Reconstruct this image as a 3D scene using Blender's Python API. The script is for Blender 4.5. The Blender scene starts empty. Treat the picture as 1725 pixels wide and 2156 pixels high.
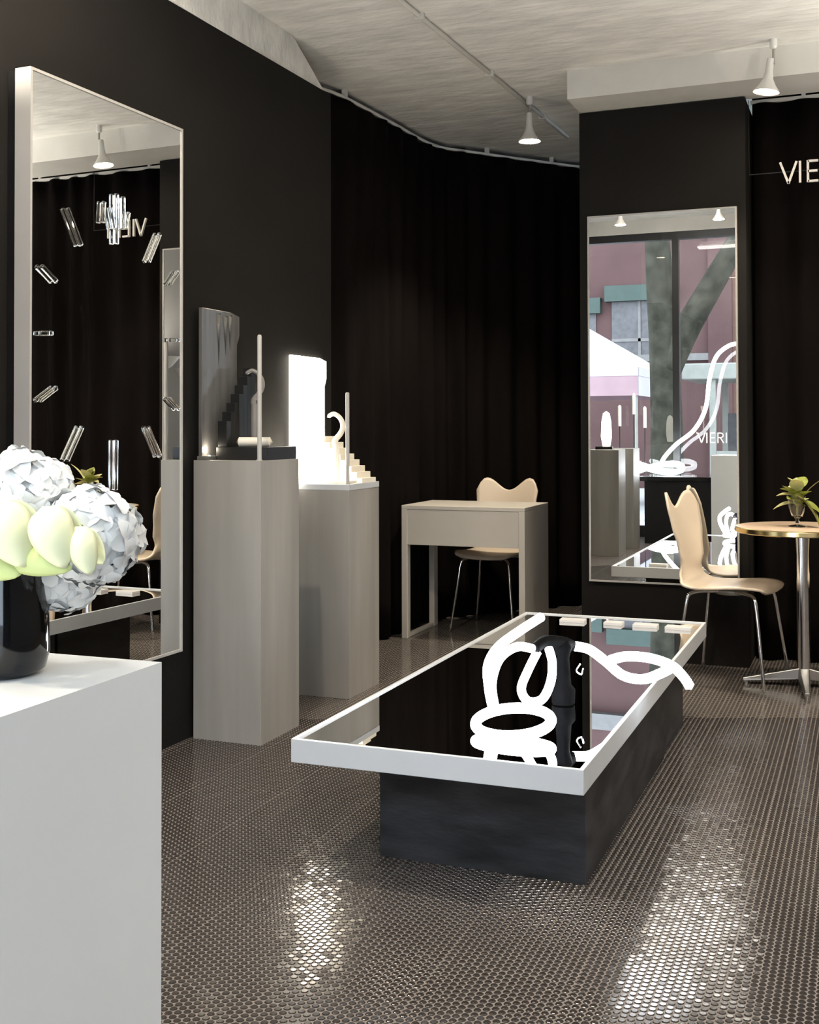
import bpy, math, random
import numpy as np
from mathutils import Vector, Matrix

random.seed(7)
rng = np.random.default_rng(7)
S = bpy.context.scene
COL = S.collection
PI = math.pi
R = math.radians

# ------------------------------------------------------------------ camera
F_PX, CY_PX, EYE = 2442.07, 854.49, 1.186
YAW, PITCH, ROLL = R(21.67), R(1.101), R(0.146)
fw0 = Vector((-math.sin(YAW), math.cos(YAW), 0)); rt0 = Vector((math.cos(YAW), math.sin(YAW), 0)); up0 = Vector((0, 0, 1))
FW = fw0 * math.cos(PITCH) + up0 * math.sin(PITCH)
UP1 = up0 * math.cos(PITCH) - fw0 * math.sin(PITCH)
RT = rt0 * math.cos(ROLL) - UP1 * math.sin(ROLL)
UP = rt0 * math.sin(ROLL) + UP1 * math.cos(ROLL)
cam_d = bpy.data.cameras.new('camera'); cam = bpy.data.objects.new('camera', cam_d); COL.objects.link(cam)
cam_d.sensor_fit = 'HORIZONTAL'; cam_d.sensor_width = 36; cam_d.lens = F_PX / 1725 * 36
cam_d.shift_y = -(1078 - CY_PX) / 1725
cam_d.clip_start = 0.05; cam_d.clip_end = 200
M = Matrix((RT, UP, -FW)).transposed().to_4x4(); M.translation = Vector((0, 0, EYE)); cam.matrix_world = M
S.camera = cam

# ------------------------------------------------------------------ world, exposure
S.view_settings.view_transform = 'Standard'
S.view_settings.look = 'None'
S.view_settings.gamma = 1
S.view_settings.use_curve_mapping = False
S.view_settings.exposure = 0.6
w = bpy.data.worlds.new('sky'); S.world = w; w.use_nodes = True
bg = w.node_tree.nodes['Background']; bg.inputs[0].default_value = (0.74, 0.87, 1.0, 1); bg.inputs[1].default_value = 5.8
S.cycles.use_denoising = True
S.cycles.use_adaptive_sampling = True; S.cycles.adaptive_threshold = .05
S.cycles.max_bounces = 9; S.cycles.diffuse_bounces = 3; S.cycles.glossy_bounces = 6
S.cycles.transmission_bounces = 7; S.cycles.transparent_max_bounces = 10
S.cycles.sample_clamp_indirect = 14

def ray(u, v):
    d = FW + RT * ((u - 862.5) / F_PX) + UP * ((CY_PX - v) / F_PX)
    return d
def aty(u, v, y):
    d = ray(u, v); return Vector((0, 0, EYE)) + d * (y / d.y)
def atz(u, v, z):
    d = ray(u, v); return Vector((0, 0, EYE)) + d * ((z - EYE) / d.z)

# ------------------------------------------------------------------ materials
MATS = {}
def mat(name, col, rough=.5, metal=0., var=.0, vscale=8., bump=0., bscale=60., emit=None, estr=0., spec=.5, stretch=None, coat=0., sheen=0.):
    m = bpy.data.materials.new(name); m.use_nodes = True; MATS[name] = m
    nt = m.node_tree; N = nt.nodes; L = nt.links; b = N['Principled BSDF']
    b.inputs['Base Color'].default_value = (*col, 1); b.inputs['Roughness'].default_value = rough
    b.inputs['Metallic'].default_value = metal; b.inputs['Specular IOR Level'].default_value = spec
    b.inputs['Coat Weight'].default_value = coat; b.inputs['Sheen Weight'].default_value = sheen
    tc = N.new('ShaderNodeTexCoord'); vec = tc.outputs['Object']
    if stretch:
        mp = N.new('ShaderNodeMapping'); mp.inputs['Scale'].default_value = stretch; L.new(vec, mp.inputs[0]); vec = mp.outputs[0]
    if var > 0:
        n = N.new('ShaderNodeTexNoise'); n.inputs['Scale'].default_value = vscale; n.inputs['Detail'].default_value = 4; L.new(vec, n.inputs['Vector'])
        r = N.new('ShaderNodeValToRGB'); r.color_ramp.elements[0].position = .3; r.color_ramp.elements[1].position = .7
        r.color_ramp.elements[0].color = (*[max(0, c * (1 - var)) for c in col], 1); r.color_ramp.elements[1].color = (*[min(1, c * (1 + var)) for c in col], 1)
        L.new(n.outputs['Fac'], r.inputs[0]); L.new(r.outputs[0], b.inputs['Base Color'])
    if bump > 0:
        n2 = N.new('ShaderNodeTexNoise'); n2.inputs['Scale'].default_value = bscale; n2.inputs['Detail'].default_value = 3; L.new(vec, n2.inputs['Vector'])
        bp = N.new('ShaderNodeBump'); bp.inputs['Strength'].default_value = bump; bp.inputs['Distance'].default_value = .01
        L.new(n2.outputs['Fac'], bp.inputs['Height']); L.new(bp.outputs[0], b.inputs['Normal'])
    if emit:
        b.inputs['Emission Color'].default_value = (*emit, 1); b.inputs['Emission Strength'].default_value = estr
    return m
def glass(name, col=(1, 1, 1), ior=1.45, rough=0.0):
    m = bpy.data.materials.new(name); m.use_nodes = True; b = m.node_tree.nodes['Principled BSDF']
    b.inputs['Base Color'].default_value = (*col, 1); b.inputs['Transmission Weight'].default_value = 1; b.inputs['Roughness'].default_value = rough; b.inputs['IOR'].default_value = ior
    MATS[name] = m; return m
def pane(name, tint=(1, 1, 1), refl=1.0):
    m = bpy.data.materials.new(name); m.use_nodes = True; nt = m.node_tree; N = nt.nodes; L = nt.links
    for n in list(N):
        if n.type != 'OUTPUT_MATERIAL': N.remove(n)
    t = N.new('ShaderNodeBsdfTransparent'); t.inputs[0].default_value = (*tint, 1)
    g = N.new('ShaderNodeBsdfGlossy'); g.inputs['Roughness'].default_value = .01
    f = N.new('ShaderNodeFresnel'); f.inputs[0].default_value = 1.35
    mx = N.new('ShaderNodeMixShader'); L.new(f.outputs[0], mx.inputs[0]); L.new(t.outputs[0], mx.inputs[1]); L.new(g.outputs[0], mx.inputs[2])
    L.new(mx.outputs[0], N['Material Output'].inputs[0]); MATS[name] = m; return m

mat('black_wall', (.0085, .0072, .0060), .8, spec=.22, var=.15, vscale=3, bump=.08, bscale=90)
mat('white_plaster', (.80, .78, .73), .85, var=.13, vscale=7, stretch=(.6, 1.6, 1), bump=.8, bscale=16)
mat('white_paint', (.70, .68, .63), .6, var=.06, vscale=4, bump=.1, bscale=40)
mat('grey_paint', (.16, .15, .14), .7, var=.06, vscale=4, bump=.1, bscale=40)
mat('cabinet_white', (.86, .885, .90), .3, var=.015, vscale=5, bump=.01, bscale=20)
mat('white_lacquer', (.54, .56, .58), .28, var=.02, vscale=5, bump=.01, bscale=20)
mat('frame_white', (.40, .385, .36), .4, var=.04, vscale=6)
mat('pale_laminate', (.295, .278, .255), .45, var=.16, vscale=1.6, stretch=(5, 5, .45), bump=.02, bscale=30)
mat('desk_laminate', (.55, .515, .455), .42, var=.05, vscale=3, bump=.01)
mat('charcoal_board', (.018, .018, .020), .5, var=.85, vscale=5, stretch=(1.2, 1.2, 4), bump=.1, bscale=25)
mat('mirror_glass', (.90, .91, .90), .0, metal=1)
mat('black_mirror', (.80, .81, .82), .0, metal=1)
mat('chrome', (.78, .78, .78), .12, metal=1)
mat('brushed_steel', (.42, .42, .40), .35, metal=1)
mat('brass', (.78, .60, .28), .2, metal=1)
mat('velvet', (.0050, .0036, .0032), .9, var=.25, vscale=14, stretch=(1, 1, .15), bump=.15, bscale=120, sheen=.0, spec=.06)
mat('beige_shell', (.64, .54, .42), .4, var=.03, vscale=5)
mat('beige_top', (.58, .44, .32), .35, var=.05, vscale=9)
mat('lamp_white', (.72, .70, .66), .4, var=.03)
mat('bulb', (1, .9, .75), .4, emit=(1, .84, .62), estr=60)
mat('added_batten_glow', (.9, .9, .9), .4, emit=(1, .95, .90), estr=50)
mat('added_globe_glow', (.9, .9, .85), .4, emit=(1, .92, .78), estr=85)
mat('neon', (1, 1, 1), .3, emit=(.90, .95, 1.0), estr=14)
mat('emissive_display', (.9, .87, .8), .5, emit=(1, .93, .80), estr=6.0, var=.05, vscale=6, stretch=(2, 2, .6), bump=.8, bscale=7)  # emission stands in for light falling on the backdrop panel
mat('plaster_display', (.82, .78, .68), .6, var=.04, bump=.05)
mat('cream_display', (.80, .74, .62), .5, var=.04)
mat('grey_gloss', (.12, .115, .11), .16, var=.2, vscale=5, stretch=(6, 6, .5))
mat('black_gloss', (.006, .006, .007), .08, var=.2)
mat('black_satin', (.008, .008, .008), .35, var=.2)
mat('black_rubber', (.002, .002, .0025), .8, spec=.06, var=.3, bump=.4, bscale=30)
mat('grey_ornament', (.20, .19, .18), .35, var=.1)
mat('petal_white', (.90, .91, .90), .9, spec=.1, var=.05, vscale=20)
mat('calla', (.84, .86, .56), .5, var=.08, vscale=12)
mat('calla_green', (.55, .64, .26), .5, var=.2, vscale=14)
mat('leaf', (.24, .27, .05), .4, var=.35, vscale=30)
mat('leaf_pale', (.58, .56, .26), .45, var=.2, vscale=30)
mat('stem_green', (.18, .26, .07), .5, var=.2)
mat('sign_white', (.80, .77, .72), .4)
mat('card_white', (.52, .51, .50), .5, var=.02)
mat('window_black', (.012, .012, .013), .4, var=.1)
mat('grout_plain', (.30, .27, .24), .8, var=.1)
mat('facade_red', (.075, .043, .041), .9, spec=.1, var=.12, vscale=1.2, bump=.2, bscale=12)
mat('facade_salmon', (.125, .071, .056), .9, spec=.1, var=.08, vscale=1.2, bump=.2, bscale=12)
mat('facade_green', (.018, .034, .026), .6, var=.1)
mat('facade_trim', (.12, .11, .105), .7, var=.1)
mat('bark', (.034, .032, .024), .95, spec=.05, var=.4, vscale=5, bump=.9, bscale=9)
mat('canvas', (.34, .31, .32), .8, var=.05, vscale=2)
mat('canvas_pink', (.26, .165, .18), .8, var=.08, vscale=3)
mat('shed_white', (.20, .20, .175), .7, var=.1)
mat('dark_window', (.05, .045, .048), .4, var=.3)
mat('asphalt', (.12, .12, .12), .9, var=.2, bump=.3)
mat('pavement', (.30, .29, .28), .9, var=.15, bump=.2)
mat('foliage_dark', (.07, .12, .04), .6, var=.4, vscale=6)
glass('clear_glass', (.97, .98, .96), 1.45)
glass('acrylic', (.96, .97, .95), 1.49, .03)
pane('window_pane')

# round mosaic tiles: 19 mm pitch, rows along Y, laid in sheets with a slightly wider joint
PITCH_T = .019; COLS, ROWS = 18, 16
DX = PITCH_T * math.sqrt(3) / 2; SHX = COLS * DX + .0022; SHY = ROWS * PITCH_T + .0022
def floor_material():
    m = bpy.data.materials.new('mosaic_floor'); m.use_nodes = True; MATS['mosaic_floor'] = m
    nt = m.node_tree; N = nt.nodes; L = nt.links; b = N['Principled BSDF']
    def mth(op, a, bb=None, c=None):
        n = N.new('ShaderNodeMath'); n.operation = op
        for i, x in enumerate((a, bb, c)):
            if x is None: continue
            if isinstance(x, (int, float)): n.inputs[i].default_value = x
            else: L.new(x, n.inputs[i])
        return n.outputs[0]
    tc = N.new('ShaderNodeTexCoord'); sp = N.new('ShaderNodeSeparateXYZ'); L.new(tc.outputs['Object'], sp.inputs[0])
    lx = mth('FLOORED_MODULO', sp.outputs[0], SHX); ly = mth('FLOORED_MODULO', sp.outputs[1], SHY)
    def dist(ox, oy):
        ax = mth('SUBTRACT', mth('FLOORED_MODULO', mth('ADD', lx, ox), 2 * DX), DX)
        ay = mth('SUBTRACT', mth('FLOORED_MODULO', mth('ADD', ly, oy), PITCH_T), PITCH_T / 2)
        return mth('SQRT', mth('ADD', mth('MULTIPLY', ax, ax), mth('MULTIPLY', ay, ay)))
    d = mth('MINIMUM', dist(DX / 2, 0.0), dist(DX * 1.5, PITCH_T / 2))
    mr = N.new('ShaderNodeMapRange'); mr.inputs[1].default_value = .0077; mr.inputs[2].default_value = .0089; mr.inputs[3].default_value = 1; mr.inputs[4].default_value = 0; L.new(d, mr.inputs[0])  # dots widened so far joints darken like the shaded near ones
    mx = N.new('ShaderNodeMix'); mx.data_type = 'RGBA'; mx.inputs[6].default_value = (.19, .165, .146, 1); mx.inputs[7].default_value = (.038, .033, .030, 1); L.new(mr.outputs[0], mx.inputs[0]); L.new(mx.outputs[2], b.inputs['Base Color'])
    rr = N.new('ShaderNodeMapRange'); rr.inputs[3].default_value = .75; rr.inputs[4].default_value = .13; L.new(mr.outputs[0], rr.inputs[0]); L.new(rr.outputs[0], b.inputs['Roughness'])
    bp = N.new('ShaderNodeBump'); bp.inputs['Strength'].default_value = .5; bp.inputs['Distance'].default_value = .0015; L.new(mr.outputs[0], bp.inputs['Height']); L.new(bp.outputs[0], b.inputs['Normal'])
floor_material()
mat('mosaic_tile', (.033, .028, .026), .15, spec=.8)
# ------------------------------------------------------------------ mesh helpers
class MB:
    def __init__(s): s.v = []; s.f = []
    def add(s, vs, fs):
        o = len(s.v); s.v += [tuple(v) for v in vs]; s.f += [tuple(i + o for i in f) for f in fs]; return s
    def box(s, x0, x1, y0, y1, z0, z1):
        return s.add([(x0, y0, z0), (x1, y0, z0), (x1, y1, z0), (x0, y1, z0), (x0, y0, z1), (x1, y0, z1), (x1, y1, z1), (x0, y1, z1)],
                     [(0, 3, 2, 1), (4, 5, 6, 7), (0, 1, 5, 4), (1, 2, 6, 5), (2, 3, 7, 6), (3, 0, 4, 7)])
    def prism(s, poly, axis, a, b):
        def P(p, t):
            return (t, p[0], p[1]) if axis == 'x' else ((p[0], t, p[1]) if axis == 'y' else (p[0], p[1], t))
        n = len(poly); vs = [P(p, a) for p in poly] + [P(p, b) for p in poly]
        return s.add(vs, [tuple(range(n))[::-1], tuple(range(n, 2 * n))] + [(i, (i + 1) % n, n + (i + 1) % n, n + i) for i in range(n)])
    def lathe(s, prof, c=(0, 0, 0), n=32, caps=True):
        vs = []; fs = []
        for (r, z) in prof:
            for k in range(n):
                a = 2 * PI * k / n; vs.append((c[0] + r * math.cos(a), c[1] + r * math.sin(a), c[2] + z))
        for i in range(len(prof) - 1):
            for k in range(n):
                fs.append((i * n + k, i * n + (k + 1) % n, (i + 1) * n + (k + 1) % n, (i + 1) * n + k))
        if caps:
            fs.append(tuple(range(n))[::-1]); fs.append(tuple(range((len(prof) - 1) * n, len(prof) * n)))
        return s.add(vs, fs)
    def tube(s, pts, r, n=12, closed=False, taper=None):
        pts = [Vector(p) for p in pts]; m = len(pts); vs = []; fs = []
        def tan(i):
            if closed: return (pts[(i + 1) % m] - pts[i - 1]).normalized()
            return (pts[min(i + 1, m - 1)] - pts[max(i - 1, 0)]).normalized()
        t = tan(0); ref = Vector((0, 0, 1)) if abs(t.z) < .9 else Vector((1, 0, 0)); nrm = (ref - t * ref.dot(t)).normalized()
        for i in range(m):
            t = tan(i); nrm = (nrm - t * nrm.dot(t)).normalized(); bi = t.cross(nrm)
            rr = r * (taper(i / (m - 1)) if taper else 1)
            for k in range(n):
                a = 2 * PI * k / n; vs.append(pts[i] + (nrm * math.cos(a) + bi * math.sin(a)) * rr)
        for i in range(m if closed else m - 1):
            j = (i + 1) % m
            for k in range(n): fs.append((i * n + k, i * n + (k + 1) % n, j * n + (k + 1) % n, j * n + k))
        if not closed:
            for i, d in ((0, -1), (m - 1, 1)):   # rounded ends
                base = i * n; c = pts[i] + tan(i) * d * r * .6; vs.append(c); ci = len(vs) - 1
                for k in range(n): fs.append((base + k, base + (k + 1) % n, ci) if d > 0 else (base + (k + 1) % n, base + k, ci))
        return s.add(vs, fs)
    def build(s, name, m, parent=None, smooth=None, bevel=0., loc=None, rotz=None):
        me = bpy.data.meshes.new(name); me.from_pydata(s.v, [], s.f); me.update()
        if smooth:
            me.polygons.foreach_set('use_smooth', [True] * len(me.polygons)); me.set_sharp_from_angle(angle=R(smooth))
        me.materials.append(MATS[m]); o = bpy.data.objects.new(name, me); COL.objects.link(o)
        if parent: o.parent = parent
        if loc is not None: o.location = loc
        if rotz is not None: o.rotation_euler[2] = rotz
        if bevel:
            b = o.modifiers.new('bevel', 'BEVEL'); b.width = bevel; b.segments = 2; b.limit_method = 'ANGLE'
        return o
def crom(pts, k=8, closed=False):
    P = [Vector(p) for p in pts]; out = []; n = len(P)
    for i in range(n if closed else n - 1):
        g = (lambda j: P[j % n]) if closed else (lambda j: P[max(0, min(n - 1, j))])
        a, b, c, d = g(i - 1), g(i), g(i + 1), g(i + 2)
        for t in range(k):
            t /= k; out.append(.5 * ((2 * b) + (c - a) * t + (2 * a - 5 * b + 4 * c - d) * t * t + (3 * b - a - 3 * c + d) * t ** 3))
    if not closed: out.append(P[-1])
    return out
def tag(o, label=None, cat=None, group=None, kind=None):
    if label: o['label'] = label
    if cat: o['category'] = cat
    if group: o['group'] = group
    if kind: o['kind'] = kind
    return o
def empty(name, loc=(0, 0, 0), rotz=0.):
    o = bpy.data.objects.new(name, None); COL.objects.link(o); o.location = loc; o.rotation_euler[2] = rotz; o.empty_display_size = .05; return o
def copy_tree(o, parent=None):
    c = o.copy(); COL.objects.link(c); c.parent = parent
    for ch in list(o.children): copy_tree(ch, c)
    return c

# ================================================================== THE ROOM
ZC = 2.98            # ceiling over the back of the shop
ZF = 3.45            # ceiling over the front of the shop
WALL_A = R(-1.2753)  # the left wall is very slightly out of square
def wl(y): return -2.525 + .02226 * y          # x of the left wall's face

# ---- floor
fl = MB().add([(-4.2, -.95, 0), (3.2, -.95, 0), (3.2, 9.2, 0), (-4.2, 9.2, 0)], [(0, 1, 2, 3)]).build('floor', 'mosaic_floor')
tag(fl, 'dark grey round mosaic tile floor with pale joints', kind='structure')
def mosaic():
    xs, ys = [], []
    for sx in range(-14, 10):
        for sy in range(0, 26):
            ox, oy = sx * SHX, sy * SHY
            for c in range(COLS):
                x = ox + (c + .5) * DX
                off = PITCH_T / 2 if c % 2 == 0 else 0.
                for r in range(ROWS):
                    y = oy + r * PITCH_T + off
                    xs.append(x); ys.append(y)
    x = np.array(xs); y = np.array(ys)
    cu, su = math.cos(YAW), math.sin(YAW)
    depth = -x * su + y * cu; side = x * cu + y * su
    u = 862.5 + F_PX * side / np.maximum(depth, .1)
    keep = (depth > 2.1) & (depth < 4.75) & (np.abs(side) < .353 * depth + .35)
    # under the low table plinth and pedestals nothing is laid
    keep &= ~((x > -1.26) & (x < -.71) & (y > 3.0) & (y < 4.2)) & (x > -2.40)
    x, y, depth, u = x[keep], y[keep], depth[keep], u[keep]
    infr = (u > 352) & (u < 1720) & (depth > 2.31)
    order = np.argsort(np.where(infr, depth, 1e9))
    near, rest = order[:300], order[300:]
    n = 8; a = np.arange(n) * 2 * PI / n + PI / n
    ring = np.concatenate([np.stack([.0077 * np.cos(a), .0077 * np.sin(a), np.full(n, .0002)], 1),
                           np.stack([.0073 * np.cos(a), .0073 * np.sin(a), np.full(n, .0013)], 1),
                           np.stack([.0067 * np.cos(a), .0067 * np.sin(a), np.full(n, .0019)], 1)])
    faces = [(i, (i + 1) % n, n + (i + 1) % n, n + i) for i in range(n)] + [(n + i, n + (i + 1) % n, 2 * n + (i + 1) % n, 2 * n + i) for i in range(n)]
    quads = np.array(faces); top = np.arange(2 * n, 3 * n)
    m1 = MB().add(ring.tolist(), faces + [tuple(top.tolist())]); first = m1.build('tile', 'mosaic_tile', fl)
    first.location = (x[near[0]], y[near[0]], 0)
    for i in near[1:]:
        o = first.copy(); COL.objects.link(o); o.parent = fl; o.location = (x[i], y[i], 0)
        o.rotation_euler = (random.gauss(0, .012), random.gauss(0, .012), 0)
    k = len(rest); P = ring[None] .repeat(k, 0)
    tx = rng.normal(0, .012, k); ty = rng.normal(0, .012, k)
    P = P.copy(); P[:, :, 2] += P[:, :, 0] * tx[:, None] + P[:, :, 1] * ty[:, None]
    P[:, :, 0] += x[rest][:, None]; P[:, :, 1] += y[rest][:, None]
    V = P.reshape(-1, 3)
    off = (np.arange(k) * 3 * n)
    Q = (quads[None] + off[:, None, None]).reshape(-1); T = (top[None] + off[:, None]).reshape(-1)
    nq = k * 2 * n
    me = bpy.data.meshes.new('mosaic_tiles'); me.vertices.add(len(V)); me.vertices.foreach_set('co', V.astype(np.float32).reshape(-1))
    me.loops.add(len(Q) + len(T)); me.loops.foreach_set('vertex_index', np.concatenate([Q, T]).astype(np.int32))
    me.polygons.add(nq + k); starts = np.concatenate([np.arange(nq) * 4, nq * 4 + np.arange(k) * n])
    me.polygons.foreach_set('loop_start', starts.astype(np.int32))
    me.update(calc_edges=True); me.validate()
    me.shade_flat()
    me.materials.append(MATS['mosaic_tile']); o = bpy.data.objects.new('mosaic_tiles', me); COL.objects.link(o); o.parent = fl
    tag(o, kind='stuff')
mosaic()

# ---- walls
y0, y1 = 1.55, 5.05
o = MB().add([(wl(y0), y0, 0), (wl(y1), y1, 0), (wl(y1), y1, 2.80), (wl(y0), y0, 2.80), (-2.75, y0, 0), (-2.75, y1, 0), (-2.75, y1, 2.80), (-2.75, y0, 2.80)],
             [(0, 3, 2, 1), (1, 2, 6, 5), (5, 6, 7, 4), (4, 7, 3, 0), (3, 7, 6, 2), (0, 1, 5, 4)]).build('wall_left', 'black_wall')
tag(o, 'matt black painted wall behind the tall mirror and pedestals', kind='structure')
o = MB().prism([(3.3, 2.80), (5.05, 2.80), (4.70, ZC), (3.3, ZC)], 'x', -2.70, wl(4)).build('trim_1', 'white_plaster'); tag(o, 'white plaster upper strip above the black left wall', kind='structure')
o = MB().box(-2.75, wl(1.55), 1.55, 3.3, 2.80, ZF).build('trim_2', 'white_paint'); tag(o, 'white upper wall above the black left wall at the front', kind='structure')
o = MB().box(-1.403, -.565, 5.95, 8.4, 0, 2.83).build('wall_pier', 'black_wall'); tag(o, 'black painted pier that carries the narrow wall mirror', kind='structure')
o = MB().box(-.565, 2.75, 6.34, 6.5, 0, ZC).build('wall_back', 'black_wall'); tag(o, 'black back wall behind the sign curtain', kind='structure')
o = MB().box(2.6, 2.75, -.9, 6.34, 0, ZF).build('wall_right', 'grey_paint'); tag(o, 'grey side wall on the right', kind='structure')
o = MB().box(-4.2, -1.403, 8.4, 8.55, 0, ZC).build('wall_alcove', 'black_wall'); tag(o, 'black wall closing the alcove behind the curtain', kind='structure')
o = MB().box(-3.2, -3.05, 5.05, 8.4, 0, ZC).build('wall_alcove_side', 'black_wall'); tag(o, 'black side wall of the curtained alcove', kind='structure')
o = MB().box(-3.05, -2.75, 5.0, 5.05, 0, ZC).build('wall_alcove_return', 'black_wall'); tag(o, kind='structure')
o = MB().box(-3.6, -3.45, -.9, 1.7, 0, ZF).build('wall_left_front', 'white_paint'); tag(o, 'white side wall beside the shop window', kind='structure')
o = MB().box(-3.6, -2.75, 1.55, 1.7, 0, ZF).build('wall_left_return', 'black_wall'); tag(o, 'black return wall beside the window display', kind='structure')
o = MB().box(-4.35, -4.2, 1.7, 9.2, 0, ZC + .1).build('wall_outer_left', 'white_paint'); tag(o, kind='structure')
o = MB().box(-4.2, 3.2, 9.2, 9.3, 0, ZC + .1).build('wall_outer_back', 'white_paint'); tag(o, kind='structure')
o = MB().box(-4.35, -3.6, 1.55, 1.7, 0, ZF + .1).build('wall_outer_return', 'white_paint'); tag(o, kind='structure')
# ---- ceiling
o = MB().box(-4.2, 3.2, 3.3, 9.2, ZC, ZC + .12).build('ceiling', 'white_plaster'); tag(o, 'rough white plaster ceiling of board-marked concrete', kind='structure')
o = MB().box(-4.2, 3.2, -1.0, 3.3, ZF, ZF + .12).build('ceiling_front', 'white_plaster'); tag(o, 'higher white plaster ceiling near the shop window', kind='structure')
o = MB().box(-4.2, 3.2, 3.28, 3.36, ZC - .0, ZF).build('trim_3', 'white_paint'); tag(o, 'white step between the two ceiling heights', kind='structure')
o = MB().box(-1.40, 2.6, 5.68, 6.02, 2.835, ZC).build('trim_4', 'white_paint'); tag(o, 'white dropped beam over the pier and sign curtain', kind='structure')
# board marks in the plaster: shallow ridges across the ceiling
for k, yy in enumerate((4.35, 4.72, 5.2, 6.35, 6.9)):
    o = MB().prism([(yy, ZC + .002), (yy + .05, ZC + .002), (yy + .03, ZC - .006)], 'x', -3.0, -1.5 if yy > 5.6 else 2.6).build('trim_%d' % (10 + k), 'white_plaster', smooth=80)
    tag(o, 'shallow plaster ridge across the ceiling', kind='structure')

# ---- shop window behind the camera (seen in the pier mirror)
win = empty('window_1', (0, -.85, 0)); tag(win, 'black framed full height shop window facing the street', kind='structure')
MB().box(-3.5, 2.75, -.05, .05, 3.22, 3.30).build('frame_rail', 'window_black', win)
MB().box(-3.5, 2.75, -.05, .05, 0, .12).build('frame_rail', 'window_black', win)
mx = [-3.46, -1.94, -.42, 1.08, 2.58]
for a in mx: MB().box(a - .035, a + .035, -.05, .05, .12, 3.22).build('mullion', 'window_black', win)
for a, b in zip(mx[:-1], mx[1:]):
    MB().box(a + .035, b - .035, -.004, .004, .12, 3.22).build('pane', 'window_pane', win)
o = MB().box(-3.6, 2.75, -1.0, -.8, 3.30, ZF).build('wall_front', 'white_paint'); tag(o, 'white bulkhead above the shop window', kind='structure')

# ================================================================== LIGHTS IN THE ROOM, SOME ADDED OUT OF VIEW
def pendant(label, x, y, ztop, tilt=0., power=55, size=95, group='spot lamps on the ceiling', aim=None):
    t = empty('spot_lamp', (x, y, ztop)); tag(t, label, 'lamp', group)
    MB().lathe([(.018, 0), (.018, -.035), (.010, -.045)], n=20).build('ceiling_mount', 'lamp_white', t, smooth=40)
    MB().lathe([(.006, -.04), (.006, -.115)], n=10).build('stem', 'brushed_steel', t, smooth=40)
    sh = MB().lathe([(.004, -.085), (.016, -.09), (.018, -.15), (.024, -.185), (.040, -.215), (.056, -.236), (.060, -.245), (.055, -.243), (.036, -.212), (.012, -.18)], n=28, caps=False).build('shade', 'lamp_white', t, smooth=50)
    bu = MB().lathe([(.001, -.246), (.030, -.246), (.052, -.243), (.052, -.236), (.001, -.230)], n=24, caps=False).build('bulb', 'bulb', t, smooth=50)
    for p in (sh, bu):
        p.rotation_euler[1] = tilt
    ld = bpy.data.lights.new('spot_light', 'SPOT'); ld.energy = power; ld.color = (1, .87, .70); ld.spot_size = R(size); ld.spot_blend = .7; ld.shadow_soft_size = .05
    lo = bpy.data.objects.new('spot_light', ld); COL.objects.link(lo); lo.parent = t; lo.location = (0, 0, -.26)
    if aim:
        d = Vector(aim) - Vector((x, y, ztop - .26)); lo.rotation_euler = d.to_track_quat('-Z', 'Y').to_euler()
    return t
pendant('white spot lamp over the writing desk near the curtain corner', -1.70, 6.05, ZC, 0, 120, 100, aim=(-1.95, 6.2, .7))
pendant('white spot lamp over the round table beside the pier', -.40, 5.58, ZC, R(8), 60, 100, aim=(-.4, 5.4, .7))
pendant('added white spot lamp out to the right of the sign', 1.0, 5.4, ZC, 0, 60, 110)  # this lamp and the next are added fill, out of view
pendant('added white spot lamp above the middle of the shop floor', .35, 4.3, ZC, 0, 60, 120)
pendant('white spot lamp hanging in front of the tall mirror', -1.7, 2.55, ZF, 0, 110, 110, aim=(-2.2, 3.4, 1.2))
pendant('added white spot lamp hanging over the front of the shop', .6, 2.2, ZF, 0, 40, 120)  # this one and the next are also added, to brighten the shop
pendant('added white spot lamp hanging at the right side of the shop', 1.8, 3.0, ZF, 0, 60, 120)

pendant('white spot lamp over the window bench at the left', -2.3, .35, ZF, 0, 60, 110)
pendant('added white spot lamp over the window bench near the middle', -1.35, .30, ZF, 0, 60, 110)  # second bench lamp, added to streak the floor
t = empty('added_batten', (-1.55, 1.0, ZF)); tag(t, 'long white batten light added for the floor streak, on the front ceiling near the shop window', 'lamp')  # unseen batten added to put a bright streak on the tiles
MB().box(-.42, .42, -.05, .05, -.045, 0).build('housing', 'lamp_white', t, bevel=.004)
MB().box(-.40, .40, -.07, .07, -.065, -.045).build('diffuser', 'added_batten_glow', t, bevel=.004)
def added_torchiere(label, x, y, power):  # unseen uplighter added to brighten the ceiling
    t = empty('added_floor_lamp', (x, y, 0)); tag(t, label, 'floor lamp', 'added uplighters out of view')
    MB().lathe([(.13, 0), (.13, .015), (.02, .03)], n=28).build('base', 'black_satin', t, smooth=40)
    MB().lathe([(.011, .02), (.011, 1.70)], n=12).build('pole', 'black_satin', t, smooth=40)
    MB().lathe([(.02, 1.68), (.08, 1.72), (.15, 1.80), (.145, 1.80), (.075, 1.73), (.02, 1.70)], n=28, caps=False).build('bowl_shade', 'lamp_white', t, smooth=50)
    ld = bpy.data.lights.new('added_uplight', 'SPOT'); ld.energy = power; ld.color = (1, .95, .87); ld.spot_size = R(150); ld.spot_blend = .6; ld.shadow_soft_size = .08
    lo = bpy.data.objects.new('added_uplight', ld); COL.objects.link(lo); lo.parent = t; lo.location = (0, 0, 1.80); lo.rotation_euler = (PI, 0, 0)
added_torchiere('added uplighter floor lamp by the right wall near the sign', 1.6, 5.0, 130)
added_torchiere('added uplighter floor lamp standing at mid shop', 1.1, 3.6, 160)
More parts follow.
